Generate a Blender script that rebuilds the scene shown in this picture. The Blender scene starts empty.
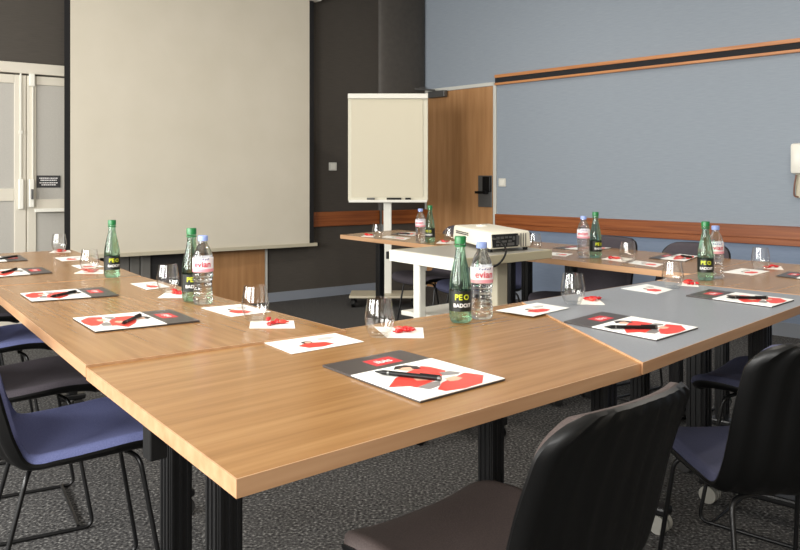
import bpy, bmesh, math, random
from mathutils import Vector, Matrix
random.seed(7)
C = bpy.context.scene.collection
PI = math.pi
F, HZ, EYE = 800.0, 178.0, 1.14

# ------------------------------------------------------------------ camera
cam_d = bpy.data.cameras.new('camera'); cam = bpy.data.objects.new('camera', cam_d); C.objects.link(cam)
cam.location = (0, 0, EYE); cam.rotation_euler = (PI/2, 0, 0)
cam_d.sensor_width = 36; cam_d.lens = 36*F/800; cam_d.shift_y = -(275-HZ)/800
cam_d.clip_start = .05
bpy.context.scene.camera = cam
vs = bpy.context.scene.view_settings
vs.view_transform = 'Standard'; vs.look = 'None'; vs.gamma = 1; vs.use_curve_mapping = False
vs.exposure = 0.0

def P(x, y, z=.74):
    Y = (EYE-z)*F/(y-HZ)
    return Vector(((x-400)/F*Y, Y, z))

# ------------------------------------------------------------------ materials
def lin(c):
    def f(v):
        v /= 255
        return v/12.92 if v <= .04045 else ((v+.055)/1.055)**2.4
    return (f(c[0]), f(c[1]), f(c[2]), 1)
def mat(name, col, rough=.5, metal=0, spec=.5, **k):
    m = bpy.data.materials.new(name); m.use_nodes = True
    b = m.node_tree.nodes['Principled BSDF']
    b.inputs['Base Color'].default_value = lin(col); b.inputs['Roughness'].default_value = rough
    b.inputs['Metallic'].default_value = metal; b.inputs['Specular IOR Level'].default_value = spec
    for kk, v in k.items(): b.inputs[kk.replace('_', ' ')].default_value = v
    return m
def nd(m, t, **k):
    n = m.node_tree.nodes.new(t)
    for a, b in k.items(): setattr(n, a, b)
    return n
def speckle(name, cols, scale=60, detail=4, rough=.8, bump=0, stretch=(1, 1, 1), spec=.3, stops=None, bscale=None):
    m = mat(name, cols[0], rough, spec=spec); nt = m.node_tree; L = nt.links
    b = nt.nodes['Principled BSDF']
    tc = nd(m, 'ShaderNodeTexCoord'); mp = nd(m, 'ShaderNodeMapping'); mp.inputs['Scale'].default_value = stretch
    no = nd(m, 'ShaderNodeTexNoise'); no.inputs['Scale'].default_value = scale; no.inputs['Detail'].default_value = detail
    cr = nd(m, 'ShaderNodeValToRGB')
    L.new(tc.outputs['Object'], mp.inputs[0]); L.new(mp.outputs[0], no.inputs['Vector']); L.new(no.outputs['Fac'], cr.inputs[0])
    el = cr.color_ramp.elements
    n = len(cols); stops = stops or [.3+.4*i/(n-1) for i in range(n)]
    while len(el) < n: el.new(.5)
    for i, c in enumerate(cols): el[i].position = stops[i]
    for i, c in enumerate(cols): el[i].color = lin(c)
    L.new(cr.outputs[0], b.inputs['Base Color'])
    if bump:
        bp = nd(m, 'ShaderNodeBump'); bp.inputs['Strength'].default_value = bump; bp.inputs['Distance'].default_value = .004
        if bscale:
            n2 = nd(m, 'ShaderNodeTexNoise'); n2.inputs['Scale'].default_value = bscale; L.new(mp.outputs[0], n2.inputs['Vector'])
            L.new(n2.outputs['Fac'], bp.inputs['Height'])
        else: L.new(no.outputs['Fac'], bp.inputs['Height'])
        L.new(bp.outputs[0], b.inputs['Normal'])
    return m
def wood(name, a, b_, c, rough=.35, grain=(1.2, 22, 22), scale=2.2, spec=.5):
    m = speckle(name, [a, b_, c], scale=scale, detail=6, rough=rough, stretch=grain, spec=spec)
    return m
oak = wood('oak_laminate', (136, 97, 55), (149, 109, 65), (159, 120, 76), rough=.25)
oak_edge = wood('oak_edge_band', (170, 128, 92), (180, 140, 104), (190, 150, 114), rough=.4)
grey_top = speckle('grey_laminate', [(128, 131, 136), (138, 141, 146)], scale=180, rough=.34, spec=.5)
door_wood = wood('door_veneer', (160, 116, 74), (171, 126, 82), (181, 136, 92), rough=.55, grain=(9, 9, .7), scale=2.5)
rail_wood = wood('rail_wood', (118, 60, 24), (140, 76, 34), (156, 90, 44), rough=.4, grain=(.8, 14, 22), scale=2.5)
rail_light = wood('pale_rail_wood', (172, 112, 68), (190, 128, 80), (200, 140, 90), rough=.4, grain=(.8, 14, 22), scale=2.5)
carpet = speckle('carpet', [(22, 22, 23), (68, 67, 67), (80, 79, 78), (140, 139, 136)], scale=95, detail=3, rough=.95, bump=.8, spec=.1, stops=[.3, .47, .56, .72])
dark_wall = speckle('dark_wallpaper', [(72, 68, 63), (80, 75, 69)], scale=30, stretch=(.3, .3, 6), rough=.8, bump=.12, spec=.2)
blue_wall = speckle('blue_wallpaper', [(141, 150, 160), (148, 157, 167)], scale=22, stretch=(.5, .5, 8), rough=.8, bump=.04, spec=.2)
blue_low = speckle('lower_blue_wallpaper', [(124, 138, 160), (132, 146, 168)], scale=22, stretch=(.5, .5, 8), rough=.8, spec=.2)
base_blue = mat('skirting_blue_grey', (132, 138, 148), .5)
ceil_m = mat('ceiling_paint', (205, 203, 198), .9)
cream = mat('cream_wall', (186, 180, 168), .8)
white_paint = mat('white_door_paint', (206, 200, 186), .45)
door_glass = speckle('obscured_door_panel', [(170, 167, 160), (178, 175, 168)], scale=120, rough=.6)
frame_white = mat('frame_white', (205, 205, 198), .5)
screen_m = speckle('screen_fabric', [(208, 201, 184), (213, 206, 190)], scale=3, rough=.9, spec=.1)
black = mat('black_metal', (18, 18, 19), .38, spec=.5)
blackp = mat('black_plastic', (6, 6, 6), .42, spec=.3)
black_mat = mat('matt_black', (16, 15, 17), .8)
white_m = mat('white_lacquer', (226, 224, 214), .35)
beige_m = mat('beige_plastic', (190, 182, 160), .45)
proj_m = mat('projector_shell', (222, 217, 200), .4)
cart_top = speckle('cart_top', [(150, 147, 138), (158, 155, 147)], scale=150, rough=.35)
cart_edge = mat('cart_edge', (176, 168, 142), .5)
steel = mat('brushed_steel', (120, 120, 118), .35, 1)
gsteel = mat('grey_metal', (105, 105, 104), .4, .6)
cush_dark = speckle('charcoal_upholstery', [(62, 57, 62), (74, 69, 75)], scale=300, rough=.85, bump=.2, spec=.25)
cush_blue = speckle('blue_upholstery', [(92, 98, 140), (106, 112, 154)], scale=300, rough=.85, bump=.2, spec=.25)
cush_navy = speckle('navy_upholstery', [(58, 60, 80), (68, 70, 92)], scale=300, rough=.8, bump=.2, spec=.25)
cush_brown = speckle('taupe_upholstery', [(62, 53, 51), (76, 65, 62)], scale=300, rough=.7, bump=.2, spec=.35)
paper = mat('paper', (236, 236, 232), .5)
paper2 = mat('napkin_paper', (238, 234, 226), .8)
darkcover = mat('dark_grey_cover', (66, 60, 58), .35)
red_p = mat('red_print', (222, 62, 50), .4)
red_l = mat('red_logo_print', (200, 38, 44), .4)
grey_p = mat('grey_print', (132, 128, 126), .4)
skin_p = mat('skin_print', (222, 176, 150), .4)
hair_p = mat('hair_print', (40, 30, 28), .4)
white_p = mat('white_print', (240, 238, 236), .4)
candy_m = mat('red_wrapper', (196, 24, 28), .25, spec=.7)
cand_o = mat('orange_wrapper', (216, 66, 50), .3, spec=.7)
green_cap = mat('green_cap', (28, 112, 58), .35)
blue_cap = mat('lilac_blue_cap', (140, 160, 216), .35)
lab_black = mat('black_label', (20, 26, 22), .35)
lab_pink = mat('pink_label', (226, 150, 160), .35)
lab_white = mat('white_label', (232, 226, 230), .35)
yel = mat('yellow_print', (202, 212, 40), .4)
red_t = mat('red_lettering', (205, 30, 60), .4)
wheel_m = mat('caster_grey', (48, 47, 46), .5)
wheel_l = mat('caster_pale', (160, 158, 150), .5)
switch_m = mat('switch_plastic', (212, 210, 200), .4)
def thin_glass(name, tint=(1, 1, 1), base=.04, edge=.55, glassmix=0, ior=1.33, gt=(1, 1, 1)):
    m = bpy.data.materials.new(name); m.use_nodes = True; nt = m.node_tree; nt.nodes.clear(); L = nt.links
    out = nt.nodes.new('ShaderNodeOutputMaterial'); tr = nt.nodes.new('ShaderNodeBsdfTransparent'); gl = nt.nodes.new('ShaderNodeBsdfGlossy')
    lw = nt.nodes.new('ShaderNodeLayerWeight'); lw.inputs['Blend'].default_value = .5
    mr = nt.nodes.new('ShaderNodeMapRange'); mr.inputs['To Min'].default_value = base; mr.inputs['To Max'].default_value = edge
    pw = nt.nodes.new('ShaderNodeMath'); pw.operation = 'POWER'; pw.inputs[1].default_value = 2.5
    mx = nt.nodes.new('ShaderNodeMixShader')
    tr.inputs[0].default_value = (*tint, 1); gl.inputs['Roughness'].default_value = .07; gl.inputs[0].default_value = (.8, .8, .8, 1)
    L.new(lw.outputs['Facing'], pw.inputs[0]); L.new(pw.outputs[0], mr.inputs['Value']); L.new(mr.outputs[0], mx.inputs[0])
    L.new(tr.outputs[0], mx.inputs[1]); L.new(gl.outputs[0], mx.inputs[2])
    last = mx
    if glassmix:
        g = nt.nodes.new('ShaderNodeBsdfGlass'); g.inputs['IOR'].default_value = ior; g.inputs['Roughness'].default_value = .02; g.inputs[0].default_value = (*gt, 1)
        m2 = nt.nodes.new('ShaderNodeMixShader'); m2.inputs[0].default_value = glassmix
        L.new(mx.outputs[0], m2.inputs[1]); L.new(g.outputs[0], m2.inputs[2]); last = m2
    L.new(last.outputs[0], out.inputs[0])
    return m
tumbler_m = thin_glass('tumbler_glass', (.985, .985, .98), .05, .6)
pet_clear = thin_glass('clear_bottle', (.93, .95, .96), .08, .6, .6, 1.3, (.97, .985, .99))
pet_green = thin_glass('green_bottle', (.72, .93, .82), .08, .6, .6, 1.3, (.70, .93, .80))

# ------------------------------------------------------------------ helpers
def obj(name, bm, m, parent=None, smooth=False, loc=None, rotz=None):
    me = bpy.data.meshes.new(name)
    bmesh.ops.recalc_face_normals(bm, faces=bm.faces)
    if smooth:
        for f in bm.faces: f.smooth = True
    bm.to_mesh(me); bm.free()
    ms = m if isinstance(m, (list, tuple)) else [m]
    for x in ms: me.materials.append(x)
    if smooth:
        try: me.set_sharp_from_angle(angle=math.radians(40))
        except Exception: pass
    o = bpy.data.objects.new(name, me); C.objects.link(o)
    if parent: o.parent = parent
    if loc is not None: o.location = loc
    if rotz is not None: o.rotation_euler = (0, 0, rotz)
    return o
def tag(o, label, cat, group=None, kind=None):
    o['label'] = label; o['category'] = cat
    if group: o['group'] = group
    if kind: o['kind'] = kind
    return o
def thing(name, label, cat, loc=(0, 0, 0), rotz=0, group=None):
    o = bpy.data.objects.new(name, None); C.objects.link(o); o.empty_display_size = .1
    o.location = loc; o.rotation_euler = (0, 0, rotz)
    return tag(o, label, cat, group)
def copy_tree(o, parent=None):
    c = o.copy(); C.objects.link(c)
    if parent: c.parent = parent
    for ch in o.children: copy_tree(ch, c)
    return c
def box(bm, x0, x1, y0, y1, z0, z1, bev=0, mi=0):
    v = [bm.verts.new(p) for p in [(x0,y0,z0),(x1,y0,z0),(x1,y1,z0),(x0,y1,z0),(x0,y0,z1),(x1,y0,z1),(x1,y1,z1),(x0,y1,z1)]]
    fs = [bm.faces.new([v[i] for i in q]) for q in [(0,3,2,1),(4,5,6,7),(0,1,5,4),(1,2,6,5),(2,3,7,6),(3,0,4,7)]]
    for f in fs: f.material_index = mi
    if bev:
        es = list({e for f in fs for e in f.edges})
        bmesh.ops.bevel(bm, geom=es, offset=bev, segments=2, affect='EDGES', profile=.5)
def B(*a, **k):
    bm = bmesh.new(); box(bm, *a, **k); return bm
def prism(bm, pts, z0, z1, mi=0, bev=0):
    lo = [bm.verts.new((p[0], p[1], z0)) for p in pts]; hi = [bm.verts.new((p[0], p[1], z1)) for p in pts]
    n = len(pts); fs = [bm.faces.new(hi), bm.faces.new(lo[::-1])]
    for i in range(n): fs.append(bm.faces.new([lo[i], lo[(i+1) % n], hi[(i+1) % n], hi[i]]))
    for f in fs: f.material_index = mi
    if bev:
        bmesh.ops.bevel(bm, geom=list({e for f in fs for e in f.edges}), offset=bev, segments=2, affect='EDGES', profile=.5)
def lathe(bm, prof, n=28, c=(0, 0), petal=None, close=True):
    rings = []
    for (r, z) in prof:
        ring = []
        for i in range(n):
            a = 2*PI*i/n; rr = r*(1+(petal(a, z) if petal else 0))
            ring.append(bm.verts.new((c[0]+rr*math.cos(a), c[1]+rr*math.sin(a), z)))
        rings.append(ring)
    for k in range(len(rings)-1):
        for i in range(n):
            bm.faces.new([rings[k][i], rings[k][(i+1) % n], rings[k+1][(i+1) % n], rings[k+1][i]])
    if close:
        bm.faces.new(rings[0][::-1]); bm.faces.new(rings[-1])
def cyl(bm, p0, p1, r, n=14, r1=None):
    p0 = Vector(p0); p1 = Vector(p1); d = (p1-p0).normalized(); r1 = r if r1 is None else r1
    a = d.orthogonal().normalized(); b = d.cross(a)
    A = [bm.verts.new(p0+(a*math.cos(2*PI*i/n)+b*math.sin(2*PI*i/n))*r) for i in range(n)]
    D = [bm.verts.new(p1+(a*math.cos(2*PI*i/n)+b*math.sin(2*PI*i/n))*r1) for i in range(n)]
    for i in range(n): bm.faces.new([A[i], A[(i+1) % n], D[(i+1) % n], D[i]])
    bm.faces.new(A[::-1]); bm.faces.new(D)
def tube(bm, pts, r, n=10, fillet=0, segs=5):
    pts = [Vector(p) for p in pts]
    if fillet:
        q = [pts[0]]
        for i in range(1, len(pts)-1):
            a, b, c = pts[i-1], pts[i], pts[i+1]; l = min(fillet, (a-b).length*.45, (c-b).length*.45)
            s = b+(a-b).normalized()*l; e = b+(c-b).normalized()*l
            for k in range(segs+1):
                t = k/segs; q.append(s*(1-t)**2+b*2*t*(1-t)+e*t*t)
        q.append(pts[-1]); pts = q
    rings = []; prev = None
    for i, p in enumerate(pts):
        d = (pts[min(i+1, len(pts)-1)]-pts[max(i-1, 0)]).normalized()
        a = d.orthogonal().normalized() if prev is None else (prev-d*prev.dot(d)).normalized()
        prev = a; b = d.cross(a)
        rings.append([bm.verts.new(p+(a*math.cos(2*PI*k/n)+b*math.sin(2*PI*k/n))*r) for k in range(n)])
    for j in range(len(rings)-1):
        for k in range(n): bm.faces.new([rings[j][k], rings[j][(k+1) % n], rings[j+1][(k+1) % n], rings[j+1][k]])
    bm.faces.new(rings[0][::-1]); bm.faces.new(rings[-1])
def text_mesh(s, size=1.0):
    cu = bpy.data.curves.new('txt', 'FONT'); cu.body = s; cu.size = size; cu.offset = size*.018; cu.align_x = 'CENTER'; cu.align_y = 'CENTER'
    o = bpy.data.objects.new('txt', cu); C.objects.link(o)
    bpy.context.view_layer.update()
    dg = bpy.context.evaluated_depsgraph_get(); me = bpy.data.meshes.new_from_object(o.evaluated_get(dg))
    bm = bmesh.new(); bm.from_mesh(me); bpy.data.objects.remove(o); bpy.data.curves.remove(cu); bpy.data.meshes.remove(me)
    return bm

# ------------------------------------------------------------------ room frame
C0 = Vector((.2535, 8.45))
dB = Vector((-1050, -800)).normalized(); nB = Vector((-dB.y, dB.x))          # back wall: from corner to the left, inward normal
dR = Vector((752, -800)).normalized(); nR = Vector((dR.y, -dR.x))            # right wall: from corner towards the camera
angB = math.atan2(dB.y, dB.x); angR = math.atan2(-dR.y, -dR.x)
CEIL = 3.05
def uo(px, wall, off=0):
    d, n = (dB, nB) if wall == 'b' else (dR, nR)
    o = C0+n*off; k = (px-400)/F
    u = (k*o.y-o.x)/(d.x-k*d.y); return u, (o.y+u*d.y)
def zz(px, py, wall, off=0):
    return EYE-(py-HZ)*uo(px, wall, off)[1]/F
def wbox(wall, u0, u1, z0, z1, o0=0, o1=.03, bev=0, bm=None):
    bm = bm or bmesh.new()
    if wall == 'r': u0, u1 = -u1, -u0
    box(bm, min(u0, u1), max(u0, u1), o0, o1, z0, z1, bev); return bm
def wobj(name, bm, m, wall, parent=None, smooth=False):
    if parent: return obj(name, bm, m, parent, smooth)
    return obj(name, bm, m, None, smooth, (C0.x, C0.y, 0), angB if wall == 'b' else angR)
def wthing(name, label, cat, wall, group=None):
    return thing(name, label, cat, (C0.x, C0.y, 0), angB if wall == 'b' else angR, group)
def struct(o): o['kind'] = 'structure'; return o
LB, LR, TH = 7.8, 9.5, .15
cors = [C0, C0+dB*LB, C0+dB*LB+dR*LR, C0+dR*LR]
bm = bmesh.new(); prism(bm, [(p.x, p.y) for p in cors], -.1, 0); struct(obj('floor', bm, carpet))
bm = bmesh.new(); prism(bm, [(p.x, p.y) for p in cors], CEIL, CEIL+.1); struct(obj('ceiling', bm, ceil_m))
struct(wobj('wall_back', wbox('b', -.3, LB, 0, CEIL, -TH, 0), dark_wall, 'b'))
struct(wobj('wall_right', wbox('r', -.15, LR, 0, CEIL, -TH, 0), blue_wall, 'r'))
# left wall with three windows
angL = angR
oL = cors[1]
bm = bmesh.new()
wins = [(1.0, 2.8), (3.6, 5.4), (6.2, 8.0)]
us = [0]+[v for w in wins for v in w]+[LR]
for i in range(0, len(us), 2): box(bm, -us[i+1], -us[i], 0, TH, 0, CEIL)
for a, b in wins:
    box(bm, -b, -a, 0, TH, 0, .9); box(bm, -b, -a, 0, TH, 2.55, CEIL)
# local +y of the frame points towards the right wall, so the wall body goes to -y
for v in bm.verts: v.co.y = -(-v.co.y) if False else v.co.y
o = struct(obj('wall_left', bm, cream, None, False, (oL.x, oL.y, 0), angL))
o.location = (oL.x+nR.x*0, oL.y+nR.y*0, 0)
nL = -nR   # into the room from the left wall
bm = bmesh.new(); prism(bm, [(p.x, p.y) for p in [cors[2], cors[3], cors[3]+dR*TH, cors[2]+dR*TH]], 0, CEIL)
struct(obj('wall_rear', bm, cream))
for i, (a, b) in enumerate(wins):
    bm = bmesh.new(); y0, y1 = .03, .09
    for (x0, x1, z0, z1) in [(a, a+.06, .9, 2.55), (b-.06, b, .9, 2.55), (a, b, .9, .96), (a, b, 2.49, 2.55), ((a+b)/2-.03, (a+b)/2+.03, .9, 2.55)]:
        box(bm, -x1, -x0, y0, y1, z0, z1)
    w = struct(obj('window_%d' % (i+1), bm, frame_white, None, False, (oL.x, oL.y, 0), angL))
    ld = bpy.data.lights.new('window_daylight', 'AREA'); ld.shape = 'RECTANGLE'; ld.size = b-a-.1; ld.size_y = 1.55
    ld.energy = [150, 190, 125][i]; ld.color = (1.0, .985, .95)
    lo = bpy.data.objects.new('window_daylight', ld); C.objects.link(lo)
    c = oL+dR*((a+b)/2)+nL*.02
    lo.location = (c.x, c.y, 1.73)
    lo.rotation_euler = Vector((nL.x, nL.y, -.12)).to_track_quat('-Z', 'Y').to_euler()
# ceiling lamps (recessed round)
for i, (u, v) in enumerate([(2.2, 1.6), (2.2, 4.2), (5.0, 1.8), (5.0, 4.4), (7.6, 3.0)]):
    c = C0+dB*v+dR*u
    bm = bmesh.new(); lathe(bm, [(.09, CEIL-.012), (.11, CEIL-.012), (.11, CEIL-.001), (.09, CEIL-.001)], 24, close=False)
    o = tag(obj('ceiling_lamp', bm, white_m, None, True, (c.x, c.y, 0)), 'round recessed lamp in the white ceiling', 'ceiling lamp', 'recessed lamps in the ceiling')
    ld = bpy.data.lights.new('lamp_light', 'AREA'); ld.shape = 'DISK'; ld.size = .18; ld.energy = 14 if u < 3 else 26; ld.color = (1, .93, .83)
    lo = bpy.data.objects.new('lamp_light', ld); C.objects.link(lo); lo.location = (c.x, c.y, CEIL-.02)

wd = bpy.data.worlds.new('world'); bpy.context.scene.world = wd; wd.use_nodes = True
wd.node_tree.nodes['Background'].inputs[0].default_value = (.55, .65, .8, 1); wd.node_tree.nodes['Background'].inputs[1].default_value = .5

# back wall details --------------------------------------------------
uj = uo(267, 'b')[0]
struct(wobj('baseboard_back', wbox('b', .0, uj, 0, .085, 0, .015), base_blue, 'b'))
bm = wbox('b', .5, uj-.02, .675, .815, .001, .03, .004); wbox('b', .5, uj-.02, .735, .742, .03, .032, bm=bm)
us_ = uo(378, 'b')[0]
bm = wbox('b', us_, uo(300, 'b')[0], .675, .815, .001, .03, .004)
wbox('b', .02, us_, .675, .815, .071, .10, .004, bm)
struct(wobj('trim_1', bm, rail_wood, 'b'))
# rounded column in the corner
bm = bmesh.new(); n = 24; pts = [(-.02, 0)]
for i in range(n+1):
    a = PI*i/n; pts.append((us_/2*(1-math.cos(a)), .07*math.sin(a)**.8 if 0 < i < n else 0.0))
pts.append((us_+.0, -.01)); pts.append((-.02, -.01))
prism(bm, pts, 0, CEIL)
struct(wobj('trim_2', bm, speckle('column_paint', [(76, 72, 68), (82, 78, 73)], scale=20, rough=.55, spec=.3), 'b', None, True))
# wood door behind the screen, with frame, dark opening and grey panelling
u1, u0 = uo(188, 'b')[0], uo(263.4, 'b')[0]
d = wobj('door_1', wbox('b', u0, u1, .005, 2.04, .001, .03, .002), door_wood, 'b'); struct(d)
bm = wbox('b', uo(266.6, 'b')[0], u0, 0, 2.1, .001, .02, .003); wbox('b', u0, u1, 2.045, 2.1, .001, .045, bm=bm); struct(wobj('trim_3', bm, frame_white, 'b'))
struct(wobj('trim_4', wbox('b', u1, uo(183, 'b')[0], 0, 2.1, .001, .045, .003), rail_wood, 'b'))
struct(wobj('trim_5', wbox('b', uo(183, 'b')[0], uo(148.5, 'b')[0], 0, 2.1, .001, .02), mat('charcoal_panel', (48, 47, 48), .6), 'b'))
bm = wbox('b', uo(148.5, 'b')[0], uo(139.5, 'b')[0], 0, 2.1, .001, .05, .004); wbox('b', uo(138.5, 'b')[0], uo(129, 'b')[0], 0, 2.1, .001, .03, .004, bm)
wbox('b', uo(128, 'b')[0], uo(118, 'b')[0], 0, 2.1, .001, .03, .004, bm)
struct(wobj('trim_6', bm, mat('grey_panelling', (112, 110, 105), .6), 'b'))
# white double door
ul = lambda px: uo(px-1.3, 'b')[0]
ztop = 2.0; 
def zb(px, py): return zz(px, py, 'b')
uL, uRr = ul(-120), ul(100)
ztop = (zb(0, 62.5)+zb(63.5, 66))/2; zin = (zb(0, 73.2)+zb(63, 76.5))/2; zpt = (zb(8, 84)+zb(55, 86))/2
zp1, zp2 = zb(8, 188.5), zb(8, 201); zq1, zq2 = zb(50, 199), zb(50, 212)
dr = wobj('door_2', wbox('b', uRr, uL, 0, zin-.012, .001, .03), white_paint, 'b'); struct(dr)
struct(wobj('trim_7', wbox('b', uRr-.08, uL+.08, zin, ztop, .001, .06, .004), white_paint, 'b'))
ug = ul(26.5)
for (a, b, lo_, hi_) in [(14.3, -70, zp2, zp1)]: pass
def leaf(a, b, rails):
    u0, u1 = ul(b), ul(a)
    bm = bmesh.new(); st = .075
    return u0, u1
# stiles and rails stand proud of the obscured panels
bm = bmesh.new()
def sb(pxa, pxb, z0, z1, o1=.045): wbox('b', ul(pxb), ul(pxa), z0, z1, .03, o1, .004, bm)
sb(14.3, 26, 0, zin-.012); sb(27.2, 36.2, 0, zin-.012); sb(64.5, 72, 0, zin-.012); sb(-70, -62, 0, zin-.012)
sb(-62, 14.3, zpt, zin-.012); sb(-62, 14.3, zp2, zp1); sb(-62, 14.3, 0, .18)
sb(36.2, 64.5, zpt, zin-.012); sb(36.2, 64.5, zq2, zq1); sb(36.2, 64.5, 0, .18)
obj('stile_frame', bm, white_paint, dr)
bm = bmesh.new()
wbox('b', ul(14.3), ul(-62), .18, zp2, .0305, .034, bm=bm); wbox('b', ul(14.3), ul(-62), zp1, zpt, .0305, .034, bm=bm)
wbox('b', ul(64.5), ul(36.2), .18, zq2, .0305, .034, bm=bm); wbox('b', ul(64.5), ul(36.2), zq1, zpt, .0305, .034, bm=bm)
obj('door_panel', bm, door_glass, dr)
bm = bmesh.new(); wbox('b', ul(22.8), ul(17.8), zb(20, 209), zb(20, 179), .045, .075, .006, bm); h = obj('latch_box', bm, white_m, dr)
bm = bmesh.new(); wbox('b', ul(33.2), ul(28), zb(30, 207), zb(30, 179), .045, .08, .006, bm); h = obj('latch_box', bm, white_m, dr)
bm = bmesh.new(); wbox('b', ul(31.8), ul(29.5), zb(30, 199), zb(30, 189), .08, .10, .003, bm); obj('door_handle', bm, gsteel, h)
bm = bmesh.new(); wbox('b', ul(65), ul(33), zb(50, 211.5), zb(50, 208), .08, .10, .004, bm); obj('push_bar', bm, white_m, dr)
bm = bmesh.new(); wbox('b', ul(34), ul(28.5), zb(30, 87), zb(30, 74.5), .045, .075, .005, bm); wbox('b', ul(32.8), ul(32), zb(30, 179), zb(30, 87), .045, .06, bm=bm); obj('top_bolt', bm, white_m, dr)
bm = bmesh.new(); wbox('b', ul(21), ul(19.6), zb(20, 179), zb(20, 72), .045, .058, bm=bm); wbox('b', ul(22), ul(18.6), zb(20, 134), zb(20, 131), .045, .065, bm=bm); obj('vertical_rod', bm, white_m, dr)
sg = wthing('door_sign', 'small dark notice plate with white lettering on the white double door', 'sign', 'b')
bm = wbox('b', ul(60.3), ul(36.8), zb(48, 187.5), zb(48, 175.5), .0345, .040); obj('plate', bm, mat('sign_grey', (52, 52, 54), .5), sg)
bm = bmesh.new()
random.seed(3)
for r_, (yy, hw) in enumerate([(178.2, 9.0), (180.2, 8.0), (182.8, 9), (184.8, 7)]):
    x = 48.5-hw
    while x < 48.5+hw:
        w = random.uniform(.7, 2.0); wbox('b', ul(min(x+w, 48.5+hw)), ul(x), zb(48, yy+.45), zb(48, yy-.45), .040, .0405, bm=bm); x += w+.45
obj('lettering', bm, white_p, sg)
# wall switch left of the flipchart
sw = wthing('light_switch', 'small square white switch on the dark wall left of the flipchart', 'switch', 'b')
obj('plate', wbox('b', uo(336.2, 'b')[0], uo(328.6, 'b')[0], zz(332, 170.5, 'b'), zz(332, 162.5, 'b'), .001, .012, .003), switch_m, sw)
obj('rocker', wbox('b', uo(334.6, 'b')[0], uo(330.2, 'b')[0], zz(332, 169.2, 'b'), zz(332, 164, 'b'), .012, .016, .002), white_m, sw)

# right wall details --------------------------------------------------
ur = lambda px: uo(px, 'r')[0]
def zr(px, py): return zz(px, py, 'r')
zu1 = (zr(497, 74.6)+zr(800, 39.6))/2; zu0 = (zr(497, 84.6)+zr(800, 54))/2; hh = zu1-zu0
ue = ur(990)
bm = wbox('r', ur(497), ue, zu1-hh*.30, zu1, .001, .04, .003); wbox('r', ur(497), ue, zu0, zu0+hh*.22, .001, .04, .003, bm)
tr = struct(wobj('trim_8', bm, rail_light, 'r'))
obj('pin_strip', wbox('r', ur(497), ue, zu0+hh*.22, zu1-hh*.30, .001, .03), speckle('black_felt', [(28, 28, 30), (50, 50, 52)], scale=200, rough=.9), tr)
zl1 = (zr(497, 213.4)+zr(800, 227.3))/2; zl0 = (zr(497, 227.3)+zr(800, 247.8))/2
bm = wbox('r', ur(497), ue, zl0, zl0+(zl1-zl0)*.30, .001, .034, .003); wbox('r', ur(497), ue, zl0+(zl1-zl0)*.33, zl1, .001, .034, .003, bm)
wbox('r', ur(497), ue, zl0+.01, zl1-.01, .001, .028, bm=bm)
struct(wobj('trim_9', bm, rail_wood, 'r'))
struct(wobj('trim_10', wbox('r', ur(497), LR-.01, .1, zl0, .0005, .006), blue_low, 'r'))
struct(wobj('baseboard_right', wbox('r', ur(497), LR-.01, 0, .1, .0005, .018), base_blue, 'r'))
ztd = zr(493.6, 86); ztf = zr(497, 81.8)
d3 = struct(wobj('door_3', wbox('r', ur(427.5), ur(493.4), .005, ztd, .001, .010, .002), door_wood, 'r'))
bm = wbox('r', ur(494), ur(497), 0, ztf, .001, .016, .002); wbox('r', ur(424.5), ur(496.6), ztd+.003, ztf, .001, .016, .002, bm); wbox('r', ur(424.4), ur(427.2), 0, ztf, .001, .016, .003, bm)
struct(wobj('trim_11', bm, frame_white, 'r'))
bm = wbox('r', ur(479.5), ur(493), zr(486, 207), zr(486, 175.5), .010, .022, .003)
lk = obj('lock_plate', bm, gsteel, d3)
bm = wbox('r', ur(485), ur(493), zr(486, 192), zr(486, 176.5), .022, .045, .008); obj('card_reader', bm, blackp, lk)
bm = wbox('r', ur(479.5), ur(490), zr(486, 193.6), zr(486, 191), .06, .075, .004); wbox('r', ur(488), ur(490), zr(486, 194), zr(486, 190.6), .022, .075, .002, bm); obj('door_handle', bm, blackp, lk)
bm = wbox('r', ur(433), ur(449.5), zr(440, 98), zr(440, 91.5), .03, .08, .005); cl = obj('door_closer', bm, gsteel, d3)
bm = bmesh.new(); tube(bm, [(-ur(441), .09, zr(441, 91)), (-ur(425), .19, zr(430, 89.5)), (-ur(428), .05, zr(428, 88))], .01, 8); obj('closer_arm', bm, gsteel, cl)
sw = wthing('light_switch', 'small square white switch on the blue wall right of the wooden door', 'switch', 'r')
obj('plate', wbox('r', ur(499.3), ur(506.2), zr(503, 186.6), zr(503, 178.4), .001, .012, .003), switch_m, sw)
obj('rocker', wbox('r', ur(500.8), ur(504.8), zr(503, 185.2), zr(503, 179.8), .012, .016, .002), white_m, sw)
# wall phone at the right image edge
ph = wthing('wall_phone', 'cream wall phone hanging on the blue wall at the right edge', 'telephone', 'r')
obj('handset', wbox('r', ur(794.3), ur(806), zr(797, 174), zr(797, 143.5), .03, .085, .02), white_m, ph, True)
obj('base', wbox('r', ur(797), ur(806), zr(797, 198), zr(797, 150), .001, .03, .006), beige_m, ph)
bm = bmesh.new(); tube(bm, [(-ur(799), .05, zr(799, 175)), (-ur(797.5), .06, zr(797, 186)), (-ur(796.5), .045, zr(797, 196)), (-ur(800), .03, zr(800, 197))], .006, 8, .05); obj('cord', bm, mat('brown_cord', (120, 84, 70), .5), ph)

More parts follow.
